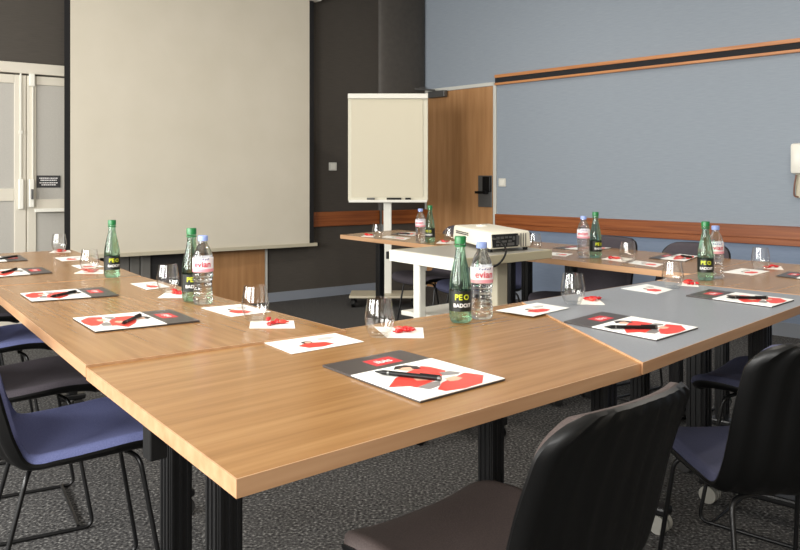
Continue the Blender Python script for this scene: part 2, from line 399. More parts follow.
# ------------------------------------------------------------------ projection screen
def wp(px, off):
    u, Y = uo(px, 'b', off); p = C0+nB*off+dB*u; return p
pl, pr = wp(64.3, .22), wp(313.6, .10)
dv = (pr-pl); Ls = dv.length; angS = math.atan2(dv.y, dv.x)
zl_ = EYE-(256.2-HZ)*pl.y/F; zr_ = EYE-(243.0-HZ)*pr.y/F
sc = thing('projection_screen', 'large off-white projection screen with black borders pulled down on the dark wall', 'projection screen', (pl.x, pl.y, 0), angS)
def slab(x0, x1, y0, y1, z1, bm=None, dz=0, zt=None):
    bm = bm or bmesh.new()
    zA = zl_+(zr_-zl_)*x0/Ls+dz; zB = zl_+(zr_-zl_)*x1/Ls+dz
    co = [(x0,y0,zA),(x1,y0,zB),(x1,y1,zB),(x0,y1,zA)]
    top = [(x0,y0,z1),(x1,y0,z1),(x1,y1,z1),(x0,y1,z1)] if zt is None else [(c[0],c[1],c[2]+zt) for c in co]
    v = [bm.verts.new(p) for p in co+top]
    for q in [(0,3,2,1),(4,5,6,7),(0,1,5,4),(1,2,6,5),(2,3,7,6),(3,0,4,7)]: bm.faces.new([v[i] for i in q])
    return bm
bw = .048
obj('fabric', slab(bw*.9, Ls-bw, -.002, .001, 2.80), screen_m, sc)
obj('border', slab(0, bw*.9, -.0025, .0015, 2.80), black_mat, sc)
obj('border', slab(Ls-bw, Ls, -.0025, .0015, 2.80), black_mat, sc)
obj('bottom_bar', slab(bw*.9, Ls+.035, -.014, .014, None, dz=-.028, zt=.03), beige_m, sc)
obj('end_cap', B(Ls+.035, Ls+.05, -.016, .016, zr_-.03, zr_+.004, .003), blackp, sc)
obj('casing', B(-.1, Ls+.06, -.06, .05, 2.80, 2.93, .015), white_m, sc)
for a_ in (.2, Ls-.25): obj('bracket', B(a_, a_+.05, -.03, .03, 2.93, CEIL), white_m, sc)

# ------------------------------------------------------------------ flipchart
fy = 7.15
def FX(px, Y=fy): return (px-400)/F*Y
def FZ(py, Y=fy): return EYE-(py-HZ)*Y/F
fc = thing('flipchart', 'white flipchart easel on a wheeled post standing in the corner', 'flipchart', (FX(388), fy, 0))
cx = FX(388)
def fx(px): return FX(px)-cx
zt, z0 = FZ(94.2), FZ(201)
obj('board', B(fx(348), fx(428), 0, .025, z0, zt, .006), mat('board_cream', (208, 203, 184), .45), fc)
obj('paper_pad', B(fx(351.5), fx(423), -.008, -.001, FZ(197), FZ(99), .002), mat('flip_paper', (206, 199, 178), .8), fc)
obj('clamp', B(fx(348), fx(428), -.03, .0, FZ(98.8), zt+.004, .006), white_m, fc)
obj('pen_tray', B(fx(349), fx(427), -.05, .0, z0-.012, z0+.012, .004), white_m, fc)
bm = bmesh.new(); box(bm, fx(383.5), fx(391.5), .03, .08, .10, zt-.4, .006); obj('post', bm, white_m, fc)
bm = bmesh.new(); box(bm, fx(350), fx(417), -.14, .22, .085, .105, .004); obj('base_plate', bm, beige_m, fc)
for (a, b) in [(fx(354), -.1), (fx(413), -.1), (fx(354), .18), (fx(413), .18)]:
    bm = bmesh.new(); cyl(bm, (a-.015, b, .04), (a+.015, b, .04), .039, 18); box(bm, a-.02, a+.02, b-.02, b+.02, .06, .085); obj('caster', bm, blackp, fc)
for i, (px, l, m_) in enumerate([(371, .07, gsteel), (394, .13, blackp), (408, .05, blackp)]):
    bm = bmesh.new(); cyl(bm, (-l/2, 0, 0), (l/2, 0, 0), .009, 12)
    o = obj('marker', bm, m_, None, True, (FX(px), fy-.04, z0+.012+.0095))
    cyl_ = None
    tag(o, ['short grey marker lying left on the flipchart tray', 'long black marker lying in the middle of the flipchart tray', 'short black marker lying right on the flipchart tray'][i], 'marker', None)

# ------------------------------------------------------------------ tables
def inset(pts, d):
    n = len(pts); out = []
    c = sum(pts, Vector((0, 0)))/n
    L = []
    for i in range(n):
        a, b = pts[i], pts[(i+1) % n]; e = (b-a).normalized(); nn = Vector((-e.y, e.x))
        if (c-a).dot(nn) < 0: nn = -nn
        L.append((a+nn*d, e))
    for i in range(n):
        (p, e), (q, f) = L[i-1], L[i]
        cr = e.x*f.y-e.y*f.x; t = ((q-p).x*f.y-(q-p).y*f.x)/cr; out.append(p+e*t)
    return out
def leg_mesh(x, y, ztop, wide=1):
    bm = bmesh.new(); box(bm, x-.025, x+.025, y-.022, y+.022, .085, ztop, .006)
    for k in (-1, 0, 1):
        box(bm, x+k*.017-.004, x+k*.017+.004, y-.0245, y+.0245, .11, ztop-.02, .001)
        box(bm, x-.0275, x+.0275, y+k*.014-.0035, y+k*.014+.0035, .11, ztop-.02, .001)
    for v in bm.verts: v.co.x = x+(v.co.x-x)*wide; v.co.y = y+(v.co.y-y)*wide
    return bm
def table(label, corners, legs, m=oak, ztop=.74, group='tables joined into one big ring', axis=(0, 1), gap=.0012, extra=None):
    w = [P(x, y, ztop).xy for x, y in corners]
    c = sum(w, Vector((0, 0)))/len(w)
    d = w[axis[1]]-w[axis[0]]; ang = math.atan2(d.y, d.x)
    t = thing('conference_table', label, 'table', (c.x, c.y, 0), ang, group)
    R = Matrix.Rotation(-ang, 2)
    loc = [R @ (p-c) for p in w]; loc = inset(loc, gap)
    inn = inset(loc, .0022)
    bm = bmesh.new(); prism(bm, inn, ztop-.026, ztop); obj('tabletop', bm, m, t)
    bm = bmesh.new(); n = len(loc)
    for i in range(n):
        j = (i+1) % n; prism(bm, [loc[i], loc[j], inn[j], inn[i]], ztop-.0262, ztop+.0001)
    obj('edge_band', bm, oak_edge, t)
    cent = sum(loc, Vector((0, 0)))/n
    for (px, Y, *opt) in legs:
        q = R @ (Vector(((px-400)/F*Y, Y))-c)
        lg = obj('leg', leg_mesh(q.x, q.y, ztop-.026, opt[1] if len(opt) > 1 else 1), black, t)
        fl = opt[0] if opt else .24
        f0, f1 = q.y-fl, q.y+fl
        obj('foot', B(q.x-.03, q.x+.03, f0, f1, .062, .09, .008), black, lg)
        for yy in (f0+.03, f1-.03):
            bm = bmesh.new(); cyl(bm, (q.x-.026, yy, .031), (q.x-.006, yy, .031), .03, 20); cyl(bm, (q.x+.006, yy, .031), (q.x+.026, yy, .031), .03, 20)
            box(bm, q.x-.006, q.x+.006, yy-.012, yy+.012, .03, .064)
            obj('caster', bm, wheel_l if m is grey_top else wheel_m, lg, True)
    return t, R, c
A_, B_, C_, D_ = (236, 480), (85.5, 367.5), (643, 363), (521.5, 302)
t, R, c = table('nearest wooden table, with one angled end butting against the grey table', [A_, C_, D_, B_],
      [(224, 1.42, .1), (176, 1.66, .1), (491, 1.98, .2), (604, 2.0, .2)], ztop=.736)
def loc2(R, c, px, Y): return R @ (Vector(((px-400)/F*Y, Y))-c)
q = loc2(R, c, 155, 1.40); obj('clamp', B(q.x-.016, q.x+.016, q.y-.016, q.y+.016, .65, .71, .003), black, t)
q = loc2(R, c, 362, 1.45); obj('cable_bracket', B(q.x-.045, q.x+.045, q.y-.02, q.y+.02, .672, .71, .004), gsteel, t)
table('grey-topped table with oak edging between the nearest and the right wooden table', [C_, (823, 297.6), (657, 280.5), D_],
      [(760, 2.70, .2, 1.25), (640, 2.62, .1)], m=grey_top)
table('wooden table at the right end with the seam to the grey table', [(823, 297.2), (657, 280.2), (692, 273.8), (752, 260.8), (880, 271)],
      [(699, 3.08, .08, 1.5), (722, 3.5, .05), (830, 3.1, .15)], axis=(2, 1))
table('wooden table along the blue wall, right of the projector', [(535, 257), (692, 274), (752, 260.8), (590, 246.2)],
      [(571, 4.08, .15), (676, 3.7, .15)], axis=(0, 1))
table('farthest wooden table in front of the flipchart and wooden door', [(340, 234.7), (534.7, 257), (589.5, 246.2), (398, 229.8)],
      [(380, 5.75, .15), (510, 4.55, .12), (527, 4.62, .12)], axis=(0, 1))
E_ = (347, 330.3)
table('left wooden table, nearer one, joined behind the nearest table', [(85, 365.6), E_, (142, 276.5), (-13, 287)],
      [(226, 2.2, .05), (178, 2.7, .05)], axis=(1, 2), ztop=.741, gap=.002)
table('left wooden table, farther one, reaching towards the white double door', [(-13.5, 286.6), (141.5, 276.2), (72, 249.8), (-54, 256.2)],
      [(72, 3.9, .06), (-25, 3.2, .1)], axis=(1, 2))

# ------------------------------------------------------------------ chairs
prof = [(.250, .418), (.240, .438), (.205, .450), (.13, .452), (.04, .443), (-.04, .436), (-.11, .438), (-.165, .458), (-.200, .505), (-.219, .57), (-.238, .65), (-.262, .73), (-.285, .80)]
def catmull(p, k=6):
    out = []
    for i in range(len(p)-1):
        a, b, c, d = p[max(i-1, 0)], p[i], p[i+1], p[min(i+2, len(p)-1)]
        for j in range(k):
            t = j/k
            out.append(tuple(.5*((2*b[m])+(-a[m]+c[m])*t+(2*a[m]-5*b[m]+4*c[m]-d[m])*t*t+(-a[m]+3*b[m]-3*c[m]+d[m])*t**3) for m in range(2)))
    out.append(p[-1]); return out
PR = catmull(prof, 5)
arc = [0]
for i in range(1, len(PR)): arc.append(arc[-1]+math.dist(PR[i], PR[i-1]))
TOT = arc[-1]
def prof_at(a):
    a = max(0, min(TOT, a))
    for i in range(len(arc)-1):
        if a <= arc[i+1]:
            t = (a-arc[i])/(arc[i+1]-arc[i]); return (PR[i][0]*(1-t)+PR[i+1][0]*t, PR[i][1]*(1-t)+PR[i+1][1]*t)
    return PR[-1]
def surf(a, s, shrink=0):
    t = a/TOT
    w = .218-.018*max(0, (t-.45)/.55) - .01*max(0, (.2-t)/.2)
    Rr = .068
    e = min(a-shrink, TOT-shrink-a); e = max(e, 0)
    w -= shrink
    if e < Rr: w = w-Rr+math.sqrt(max(0, Rr*Rr-(Rr-e)**2))
    y, z = prof_at(a)
    k = max(0, min(1, (t-.38)/.25)); k = k*k*(3-2*k)
    x = s*w; xs = (x/.21)
    z += .020*(1-k)*abs(xs)**2.6; y += k*.055*abs(xs)**2.2
    z -= k*.012*abs(xs)**2.5*max(0, (t-.8)/.2)
    return Vector((x, y, z))
def nrm(a, s, sh):
    d = .004; p = surf(min(a+d, TOT-sh-.0005), s, sh)-surf(max(a-d, sh+.0005), s, sh)
    q = surf(a, .05+s*.9, sh)-surf(a, -.05+s*.9, sh)
    n = p.cross(q)
    return n.normalized() if n.length > 1e-9 else Vector((0, 0, 1))
NA, NS = 56, 37
def av(sh):
    out = []
    for i in range(NA+1):
        t = i/NA; t = t-.06*math.sin(2*PI*t)/1.0 if True else t
        out.append(sh+.0006+(TOT-2*sh-.0012)*t)
    return out
def sheet(sh, offa, offb, rim=True):
    bm = bmesh.new(); G = []
    aa = av(sh)
    for off in (offa, offb):
        g = []
        for a in aa:
            row = []
            for j in range(NS):
                s = -1+2*j/(NS-1); s = math.sin(s*PI/2)*.35+s*.65
                p = surf(a, s, sh); n = nrm(a, s, sh)
                row.append(bm.verts.new(p+n*off(a, s)))
            g.append(row)
        G.append(g)
    for gi, g in enumerate(G):
        for i in range(NA):
            for j in range(NS-1):
                f = [g[i][j], g[i+1][j], g[i+1][j+1], g[i][j+1]]
                bm.faces.new(f if gi else f[::-1])
    a, b = G
    loop = [(0, j) for j in range(NS)]+[(i, NS-1) for i in range(1, NA+1)]+[(NA, j) for j in range(NS-2, -1, -1)]+[(i, 0) for i in range(NA-1, 0, -1)]
    for k in range(len(loop)):
        p, q = loop[k], loop[(k+1) % len(loop)]
        bm.faces.new([a[p[0]][p[1]], a[q[0]][q[1]], b[q[0]][q[1]], b[p[0]][p[1]]])
    return bm
def edgef(a, s, sh=.006, r=.03):
    e = min(a-sh, TOT-sh-a, (1-abs(s))*.2); e = max(0, min(e, r))/r
    return math.sqrt(max(0, 1-(1-e)**2))
def ribs(a, s):
    t = a/TOT; k = max(0, min(1, (t-.40)/.12))
    r = .5+.5*math.cos(2*PI*s*4.5)
    return -.006-(.007+.012*max(0, 1-t/.45))*edgef(a, s, 0, .02)-.0055*k*r**1.5*edgef(a, s, 0, .035)
def make_chair(m, label, group):
    t = thing('shell_chair', label, 'chair', (0, 0, 0), 0, group)
    obj('shell', sheet(0, lambda a, s: .001, ribs), blackp, t, True)
    obj('upholstery', sheet(.004, lambda a, s: .0015+.021*edgef(a, s, .004, .022), lambda a, s: -.0005), m, t, True)
    r = .0062
    for sx in (-1, 1):
        bm = bmesh.new()
        tube(bm, [(sx*.12, .12, .425), (sx*.175, .145, .418), (sx*.205, .215, .0063), (sx*.205, -.225, .0063), (sx*.175, -.12, .42), (sx*.10, -.10, .42)], r, 10, .03)
        obj('sled_leg', bm, black, t, True)
    for pp_ in ([(-.2, .17, .012), (.2, .17, .012)], [(-.13, .12, .424), (.13, .12, .424)], [(-.11, -.10, .42), (.11, -.10, .42)]):
        bm = bmesh.new(); tube(bm, pp_, r*.85); obj('crossbar', bm, black, t, True)
    return t
base_c = {}
def chair(X, Y, fx_, fy_, key, m, label):
    if key not in base_c:
        o = make_chair(m, label, 'black shell chairs around the tables'); base_c[key] = o
    else:
        o = copy_tree(base_c[key]); o['label'] = label
    o.location = (X, Y, 0); o.rotation_euler = (0, 0, math.atan2(-fx_, fy_))
chair(.195, 1.45, -.68, .733, 'brown', cush_brown, 'nearest black chair with ribbed back, pulled up to the front of the wooden table')
chair(.90, 1.94, -.14, .99, 'navy', cush_navy, 'black ribbed chair at the grey table, cut by the right picture edge')
chair(1.29, 2.66, -.73, .685, 'navy', cush_navy, 'dark chair tucked under the far corner of the grey table')
chair(-.885, 2.15, .87, .49, 'blue', cush_blue, 'nearest blue-padded chair on the left of the tables')
chair(-1.29, 2.68, .86, .5, 'dark', cush_dark, 'charcoal-padded chair on the left, between two blue-padded chairs')
chair(-1.73, 3.33, .86, .5, 'blue', cush_blue, 'farther blue-padded chair on the left of the tables')
chair(-2.17, 3.95, .86, .5, 'dark', cush_dark, 'farthest charcoal-padded chair on the left beyond both blue ones')
chair(.25, 5.56, -.817, -.577, 'dark', cush_dark, 'dark chair behind the farthest table near the wooden door')
chair(.535, 5.08, -.817, -.577, 'navy', cush_navy, 'navy-padded chair behind the projector stand, mostly hidden')
chair(1.03, 4.52, -.817, -.577, 'dark', cush_dark, 'dark chair by the blue wall behind the pair of bottles')
chair(1.36, 4.05, -.817, -.577, 'dark', cush_dark, 'dark chair by the blue wall nearest the right side')

# ------------------------------------------------------------------ projector cart
ZC = .82
def PC(x, y, z=ZC): return P(x, y, z)
nC, lC, rC = PC(457, 259.5).xy, PC(389, 250).xy, PC(552, 250).xy; kC = lC+rC-nC
cc = (nC+kC)/2; ax = (rC-nC); angC = math.atan2(ax.y, ax.x); Rc = Matrix.Rotation(-angC, 2)
ct = thing('projector_trolley', 'white-framed trolley with grey top carrying the projector inside the table ring', 'trolley', (cc.x, cc.y, 0), angC)
lp = [Rc @ (p-cc) for p in (nC, rC, kC, lC)]
bm = bmesh.new(); prism(bm, inset(lp, .012), ZC-.012, ZC); obj('top', bm, cart_top, ct)
bm = bmesh.new(); i_ = inset(lp, .010); 
prism(bm, [lp[0], lp[1], i_[1], i_[0]], ZC-.036, ZC+.001, bev=.002); prism(bm, [lp[1], lp[2], i_[2], i_[1]], ZC-.036, ZC+.001); prism(bm, [lp[2], lp[3], i_[3], i_[2]], ZC-.036, ZC+.001)
obj('edge_trim', bm, cart_edge, ct)
bm = bmesh.new(); prism(bm, [lp[3], lp[0], i_[0]+Vector((.02, 0)), i_[3]+Vector((.02, 0))], ZC-.047, ZC+.0012, bev=.002); bb = obj('end_beam', bm, white_m, ct)
q = Rc @ (lC-cc)
bm = bmesh.new(); box(bm, q.x-.012, q.x+.012, q.y-.001, q.y+.008, ZC-.040, ZC-.006, .003); obj('beam_cap', bm, blackp, bb)
q = Rc @ (nC-cc)
bm = bmesh.new(); box(bm, q.x-.012, q.x+.014, q.y-.008, q.y+.001, ZC-.040, ZC-.006, .003); obj('beam_cap', bm, blackp, bb)
def lc(px, Y): return Rc @ (Vector(((px-400)/F*Y, Y))-cc)
q1 = lc(419.5, 3.42); q2 = lc(499, 3.5)
for q, hw, m_ in ((q1, .02, white_m), (q2, .036, beige_m)):
    bm = bmesh.new(); box(bm, q.x-hw, q.x+hw, q.y-.02, q.y+.02, .1, ZC-.02, .006); cl_ = obj('leg', bm, m_, ct)
    obj('foot', B(q.x-.025, q.x+.025, q.y-.03, q.y+.22, .06, .1, .006), black, cl_)
    for yy in (q.y+.0, q.y+.19):
        bm = bmesh.new(); cyl(bm, (q.x-.012, yy, .031), (q.x+.012, yy, .031), .03, 18); obj('caster', bm, blackp, cl_)
x0 = min(lp[3].x, lp[0].x)+.008; y0, y1 = min(p.y for p in lp)+.03, max(p.y for p in lp)-.03
obj('lower_shelf', B(q1.x+.021, x0+.42, y0, y1-.02, .535, .555, .003), white_m, ct)

# projector
ZP = ZC+.015
N_, R_, L_ = P(490, 249.8, ZP).xy, P(531.5, 246.8, ZP).xy, P(452.5, 239.4, ZP).xy
K_ = R_+(L_-N_)*.97
pc = (N_+K_)/2; ax = L_-N_; angP = math.atan2(ax.y, ax.x); Rp = Matrix.Rotation(-angP, 2)
pj = thing('projector', 'off-white video projector with connector panel and cable standing on the trolley', 'projector', (pc.x, pc.y, ZC), angP)
pp = [Rp @ (p-pc) for p in (N_, R_, K_, L_)]
HP = .088
bm = bmesh.new(); prism(bm, pp, .015, .015+.072)
hi = [v for v in bm.verts if v.co.z > .05]
ctr = sum((v.co for v in bm.verts), Vector())/8
for v in hi: v.co.x = ctr.x+(v.co.x-ctr.x)*.97; v.co.y = ctr.y+(v.co.y-ctr.y)*.96
bmesh.ops.bevel(bm, geom=[e for e in bm.edges], offset=.011, segments=4, affect='EDGES', profile=.5)
obj('housing', bm, proj_m, pj, True)
def face_box(p, q, t0, t1, z0, z1, o0, o1, bev=0, bm=None, nsign=None):
    bm = bm or bmesh.new(); e = (q-p); nn = Vector((e.y, -e.x)).normalized()
    if (p+q)/2 @ nn < 0 if False else ((p+q)/2-Vector((ctr.x, ctr.y))).dot(nn) < 0: nn = -nn
    a, b = p+e*t0, p+e*t1
    prism(bm, [a+nn*o0, b+nn*o0, b+nn*o1, a+nn*o1], z0, z1, bev=bev); return bm
cp = obj('connector_panel', face_box(pp[0], pp[1], 0.06, .66, .022, .078, -.012, .0015), black_mat, pj)
bm = bmesh.new()
for (t0, t1, z0, z1) in [(.72, .735, .02, .078), (.78, .79, .02, .078), (.84, .85, .02, .078), (.14, .21, .058, .068), (.24, .31, .058, .068), (.34, .41, .060, .068), (.44, .50, .060, .067), (.14, .24, .042, .050), (.27, .38, .042, .051), (.42, .5, .044, .052), (.53, .58, .050, .066), (.14, .2, .028, .036), (.24, .36, .028, .037), (.40, .56, .028, .040), (.62, .69, .028, .070)]:
    face_box(pp[0], pp[1], t0, t1, z0, z1, .001, .004, bm=bm)
obj('sockets', bm, gsteel, cp)
bm = bmesh.new()
for r_ in range(2):
    for k in range(6 if r_ == 0 else 3):
        t0 = .55+k*.06 if r_ == 0 else .60+k*.06
        z0 = .052 if r_ == 0 else .030
        for zq in (0, .008): face_box(pp[0], pp[3], t0, t0+.04, z0+zq, z0+zq+.005, -.002, .0012, bm=bm)
obj('vent', bm, mat('vent_shadow', (70, 68, 62), .7), pj)
q = (pp[2]+pp[3])/2*.72+(pp[0]+pp[1])/2*.28
bm = bmesh.new(); lathe(bm, [(.028, .0865), (.028, .09), (.024, .0925)], 24, (q.x, q.y)); obj('focus_dial', bm, white_m, pj, True)
for q in (pp[0]*.85, pp[1]*.85, pp[3]*.8, pp[2]*.8):
    bm = bmesh.new(); cyl(bm, (q.x, q.y, .0005), (q.x, q.y, .018), .011, 14); obj('foot', bm, blackp, pj)
# cable
def W(px, py, Y): return Vector(((px-400)/F*Y, Y, EYE-(py-HZ)*Y/F))
bm = bmesh.new()
cpts = [W(493, 238.5, 3.40), W(497, 239.5, 3.33), W(503, 244, 3.28), W(506, 251, 3.24), W(503, 259, 3.22), W(497, 265, 3.22), W(489, 268.5, 3.22), W(484, 275, 3.2)]
q_ = [cpts[0]]
for i in range(len(cpts)-1):
    a, b, c_, d = cpts[max(i-1, 0)], cpts[i], cpts[i+1], cpts[min(i+2, len(cpts)-1)]
    for k in range(1, 6):
        t = k/5; q_.append(.5*((2*b)+(c_-a)*t+(2*a-5*b+4*c_-d)*t*t+(3*b-a-3*c_+d)*t**3))
tube(bm, q_, .0042, 8)
tag(obj('projector_cable', bm, blackp, None, True), 'black cable looping down from the projector over the trolley edge', 'cable')

# ------------------------------------------------------------------ bottles
def wrap(bm, R, z, a0=-PI/2, lift=.0004):
    for v in bm.verts:
        a = a0+v.co.x/R; y = v.co.y
        v.co = Vector((math.cos(a)*(R+lift), math.sin(a)*(R+lift), z+y))
    return bm
def strip(R, z0, z1, a0=0, a1=2*PI, n=40):
    bm = bmesh.new(); r = []
    for i in range(n+1):
        a = a0+(a1-a0)*i/n; r.append([bm.verts.new((math.cos(a)*q, math.sin(a)*q, z)) for q, z in ((R, z0), (R, z1), (R-.0006, z1), (R-.0006, z0))])
    for i in range(n):
        for k in range(4): bm.faces.new([r[i][k], r[i+1][k], r[i+1][(k+1) % 4], r[i][(k+1) % 4]])
    return bm
def green_bottle():
    t = thing('green_water_bottle', '', 'bottle')
    pr = [(.018, .0008), (.026, .002), (.0300, .008), (.0312, .018), (.0308, .03), (.0308, .095), (.0306, .105), (.0285, .122), (.024, .148), (.0185, .172), (.0150, .19), (.0135, .205), (.0130, .222)]
    pet = lambda a, z: (.06*(math.cos(5*a)) if z < .012 else .03*math.cos(5*a)*max(0, (.03-z)/.03) + (.012*math.cos(8*a+z*60) if .1 < z < .18 else 0))
    bm = bmesh.new(); lathe(bm, pr, 40, petal=pet); obj('body', bm, pet_green, t, True)
    bm = bmesh.new(); lathe(bm, [(.0158, .2195), (.0158, .2205), (.0158, .238), (.0148, .2405)], 32, petal=lambda a, z: .012*math.cos(16*a)); lathe(bm, [(.0165, .2115), (.0165, .216)], 28); obj('cap', bm, green_cap, t, True)
    l = obj('label', strip(.0316, .034, .090), lab_black, t, True)
    for a0 in (-PI/2+.1, PI/2):
        bm = wrap(text_mesh('BADOIT', .0145), .0322, .0505, a0); obj('lettering', bm, white_p, l)
        bm = wrap(text_mesh('PE', .022), .0322, .073, a0-.35); 
        b2 = wrap(text_mesh('●' if False else 'O', .020), .0322, .073, a0+.35); me = bpy.data.meshes.new('x'); b2.to_mesh(me); bm.from_mesh(me); b2.free(); bpy.data.meshes.remove(me)
        obj('lettering', bm, yel, l)
    return t
def clear_bottle():
    t = thing('clear_water_bottle', '', 'bottle')
    pr = [(.018, .0008), (.027, .002), (.0310, .010), (.0318, .02)]
    z = .026
    while z < .118:
        k = (z-.02)/.1; pr.append((.0312+.0012*math.sin(z*420)-.003*math.exp(-((z-.062)/.018)**2), z)); z += .004
    pr += [(.0316, .12), (.0318, .14), (.0305, .152), (.026, .170), (.0195, .184), (.0145, .192), (.0130, .20), (.013, .206)]
    bm = bmesh.new(); lathe(bm, pr, 40, petal=lambda a, z: .05*math.cos(6*a) if z < .014 else .025*math.cos(6*a+z*40)*(1 if .02 < z < .1 else 0)); obj('body', bm, pet_clear, t, True)
    bm = bmesh.new(); lathe(bm, [(.0155, .2025), (.0155, .2035), (.0155, .217), (.0142, .2195)], 32, petal=lambda a, z: .012*math.cos(16*a)); obj('cap', bm, blue_cap, t, True)
    l = obj('label', strip(.0326, .108, .150), lab_white, t, True)
    obj('label_band', strip(.0328, .105, .1145), lab_pink, l, True)
    for a0 in (-PI/2+.25, PI/2):
        bm = wrap(text_mesh('evian', .027), .0331, .129, a0); obj('lettering', bm, red_t, l)
        bm = bmesh.new()
        for k in range(5): cyl(bm, (-.016+k*.008, .012, 0), (-.012+k*.008, .017-.002*(k % 2), 0), .0016, 6)
        bm = wrap(bm, .0331, .131, a0); obj('label_mark', bm, mat('blue_print', (60, 70, 140), .4) if 'blue_print' not in bpy.data.materials else bpy.data.materials['blue_print'], l)
    return t
gb, cb = green_bottle(), clear_bottle()
first = {'g': True, 'c': True}
def bottle(k, x, y, label, z=.74, rot=None, sc=.955):
    y += 1.3
    src = gb if k == 'g' else cb
    if first[k]: o = src; first[k] = False
    else: o = copy_tree(src)
    p = P(x, y, z+.0005); o.location = p; o.scale = (.5+sc*.5, .5+sc*.5, sc)
    o.rotation_euler = (0, 0, math.atan2(p.x, p.y)*-1+(rot if rot is not None else random.uniform(-.6, .6)))
    o['label'] = label; o['group'] = 'green mineral water bottles' if k == 'g' else 'clear mineral water bottles'
ZT1 = .7365
bottle('g', 460.3, 320.8, 'nearest green-tinted water bottle with green cap and black label, beside the large clear bottle', ZT1, .1, 1.0)
bottle('c', 481.7, 317.3, 'nearest clear water bottle with lilac cap and pink label in front of the projector', ZT1, .0, 1.0)
bottle('g', 191.5, 299.5, 'green water bottle behind a clear bottle on the nearer left table', .7415, .1, .98)
bottle('c', 203, 302.5, 'clear water bottle with lilac cap on the nearer left table', .7415, -.3, .985)
bottle('g', 112, 276, 'single green water bottle standing alone on the left table before the screen', .7415, .2)
bottle('c', 420.5, 241.3, 'clear water bottle on the farthest table under the flipchart')
bottle('g', 430, 241, 'green water bottle on the farthest table right of its clear neighbour')
bottle('c', 583.5, 256.7, 'clear water bottle with lilac cap on the table by the blue wall')
bottle('g', 595.5, 256.5, 'green water bottle on the table along the blue wall, right of a clear one')
bottle('g', 705.5, 278.8, 'green water bottle on the right wooden table before the grey table', .74, 0)
bottle('c', 715.5, 277, 'clear water bottle half hidden behind a green one on the right wooden table')

# ------------------------------------------------------------------ glasses
def make_glass():
    GZ = .94
    o_ = [(.017, .0006), (.0225, .001), (.0250, .004), (.0305, .016), (.0362, .032), (.0385, .044), (.0378, .058), (.0345, .080), (.0308, .104)]
    i_ = [(.0302, .104), (.0339, .080), (.0371, .058), (.0377, .044), (.0352, .032), (.0290, .016), (.022, .009), (.001, .008)]
    bm = bmesh.new(); lathe(bm, [(a, b*GZ) for a, b in o_+i_], 40); return obj('water_glass', bm, tumbler_m, None, True)
g0 = make_glass(); gf = True
def glass(x, y, label, z=.74):
    x += 1.0; y += 2.2
    global gf
    o = g0 if gf else g0.copy()
    if not gf: C.objects.link(o)
    gf = False
    o.location = P(x, y, z+.0012); tag(o, label, 'glass', 'empty stemless glasses on the tables')
glass(378.5, 334.5, 'largest nearest empty stemless glass on the front wooden table', ZT1)
glass(254.3, 318.5, 'empty stemless glass beside the red sweets on the nearer left table, close to the seam', .7415)
glass(167, 290.5, 'empty stemless glass just left of the bottle pair on the left table', .7415)
glass(88.5, 270.5, 'empty stemless glass left of the lone green bottle')
glass(58, 250, 'farthest left empty glass near the white double door')
glass(571.8, 302, 'empty stemless glass on the grey table near the seam')
glass(671.8, 286, 'empty stemless glass left of the bottles at the back of the grey table')
glass(759.5, 267.6, 'empty stemless glass farthest right, on the right wooden table')
glass(626.8, 260.4, 'empty stemless glass on the table by the blue wall, right of the bottle pair')
glass(376.8, 236.6, 'farthest empty glass under the flipchart at the table corner')
glass(449.5, 242.5, 'empty glass on the farthest table just left of the projector')
glass(533.5, 249.5, 'empty glass right behind the projector on the far table')

# ------------------------------------------------------------------ paper things
def quad(name, cs, z, th, m, label, cat, group, fold=0):
    w = [P(x, y, z) for x, y in cs]; c = sum(w, Vector())/4; c.z = z
    loc = [(p-c).xy for p in w]
    bm = bmesh.new(); prism(bm, loc, .0003, .0003+th)
    o = obj(name, bm, m, None, False, c); tag(o, label, cat, group); return o, loc
def uvp(loc, u, v):
    a = loc[0].lerp(loc[3], u); b = loc[1].lerp(loc[2], u); return a.lerp(b, v)
def poly(bm, loc, pts, z, mi=0, th=.00012):
    prism(bm, [uvp(loc, u, v) for u, v in pts], z, z+th, mi)
def ell(cu, cv, ru, rv, n=14): return [(cu+ru*math.cos(2*PI*i/n), cv+rv*math.sin(2*PI*i/n)) for i in range(n)]
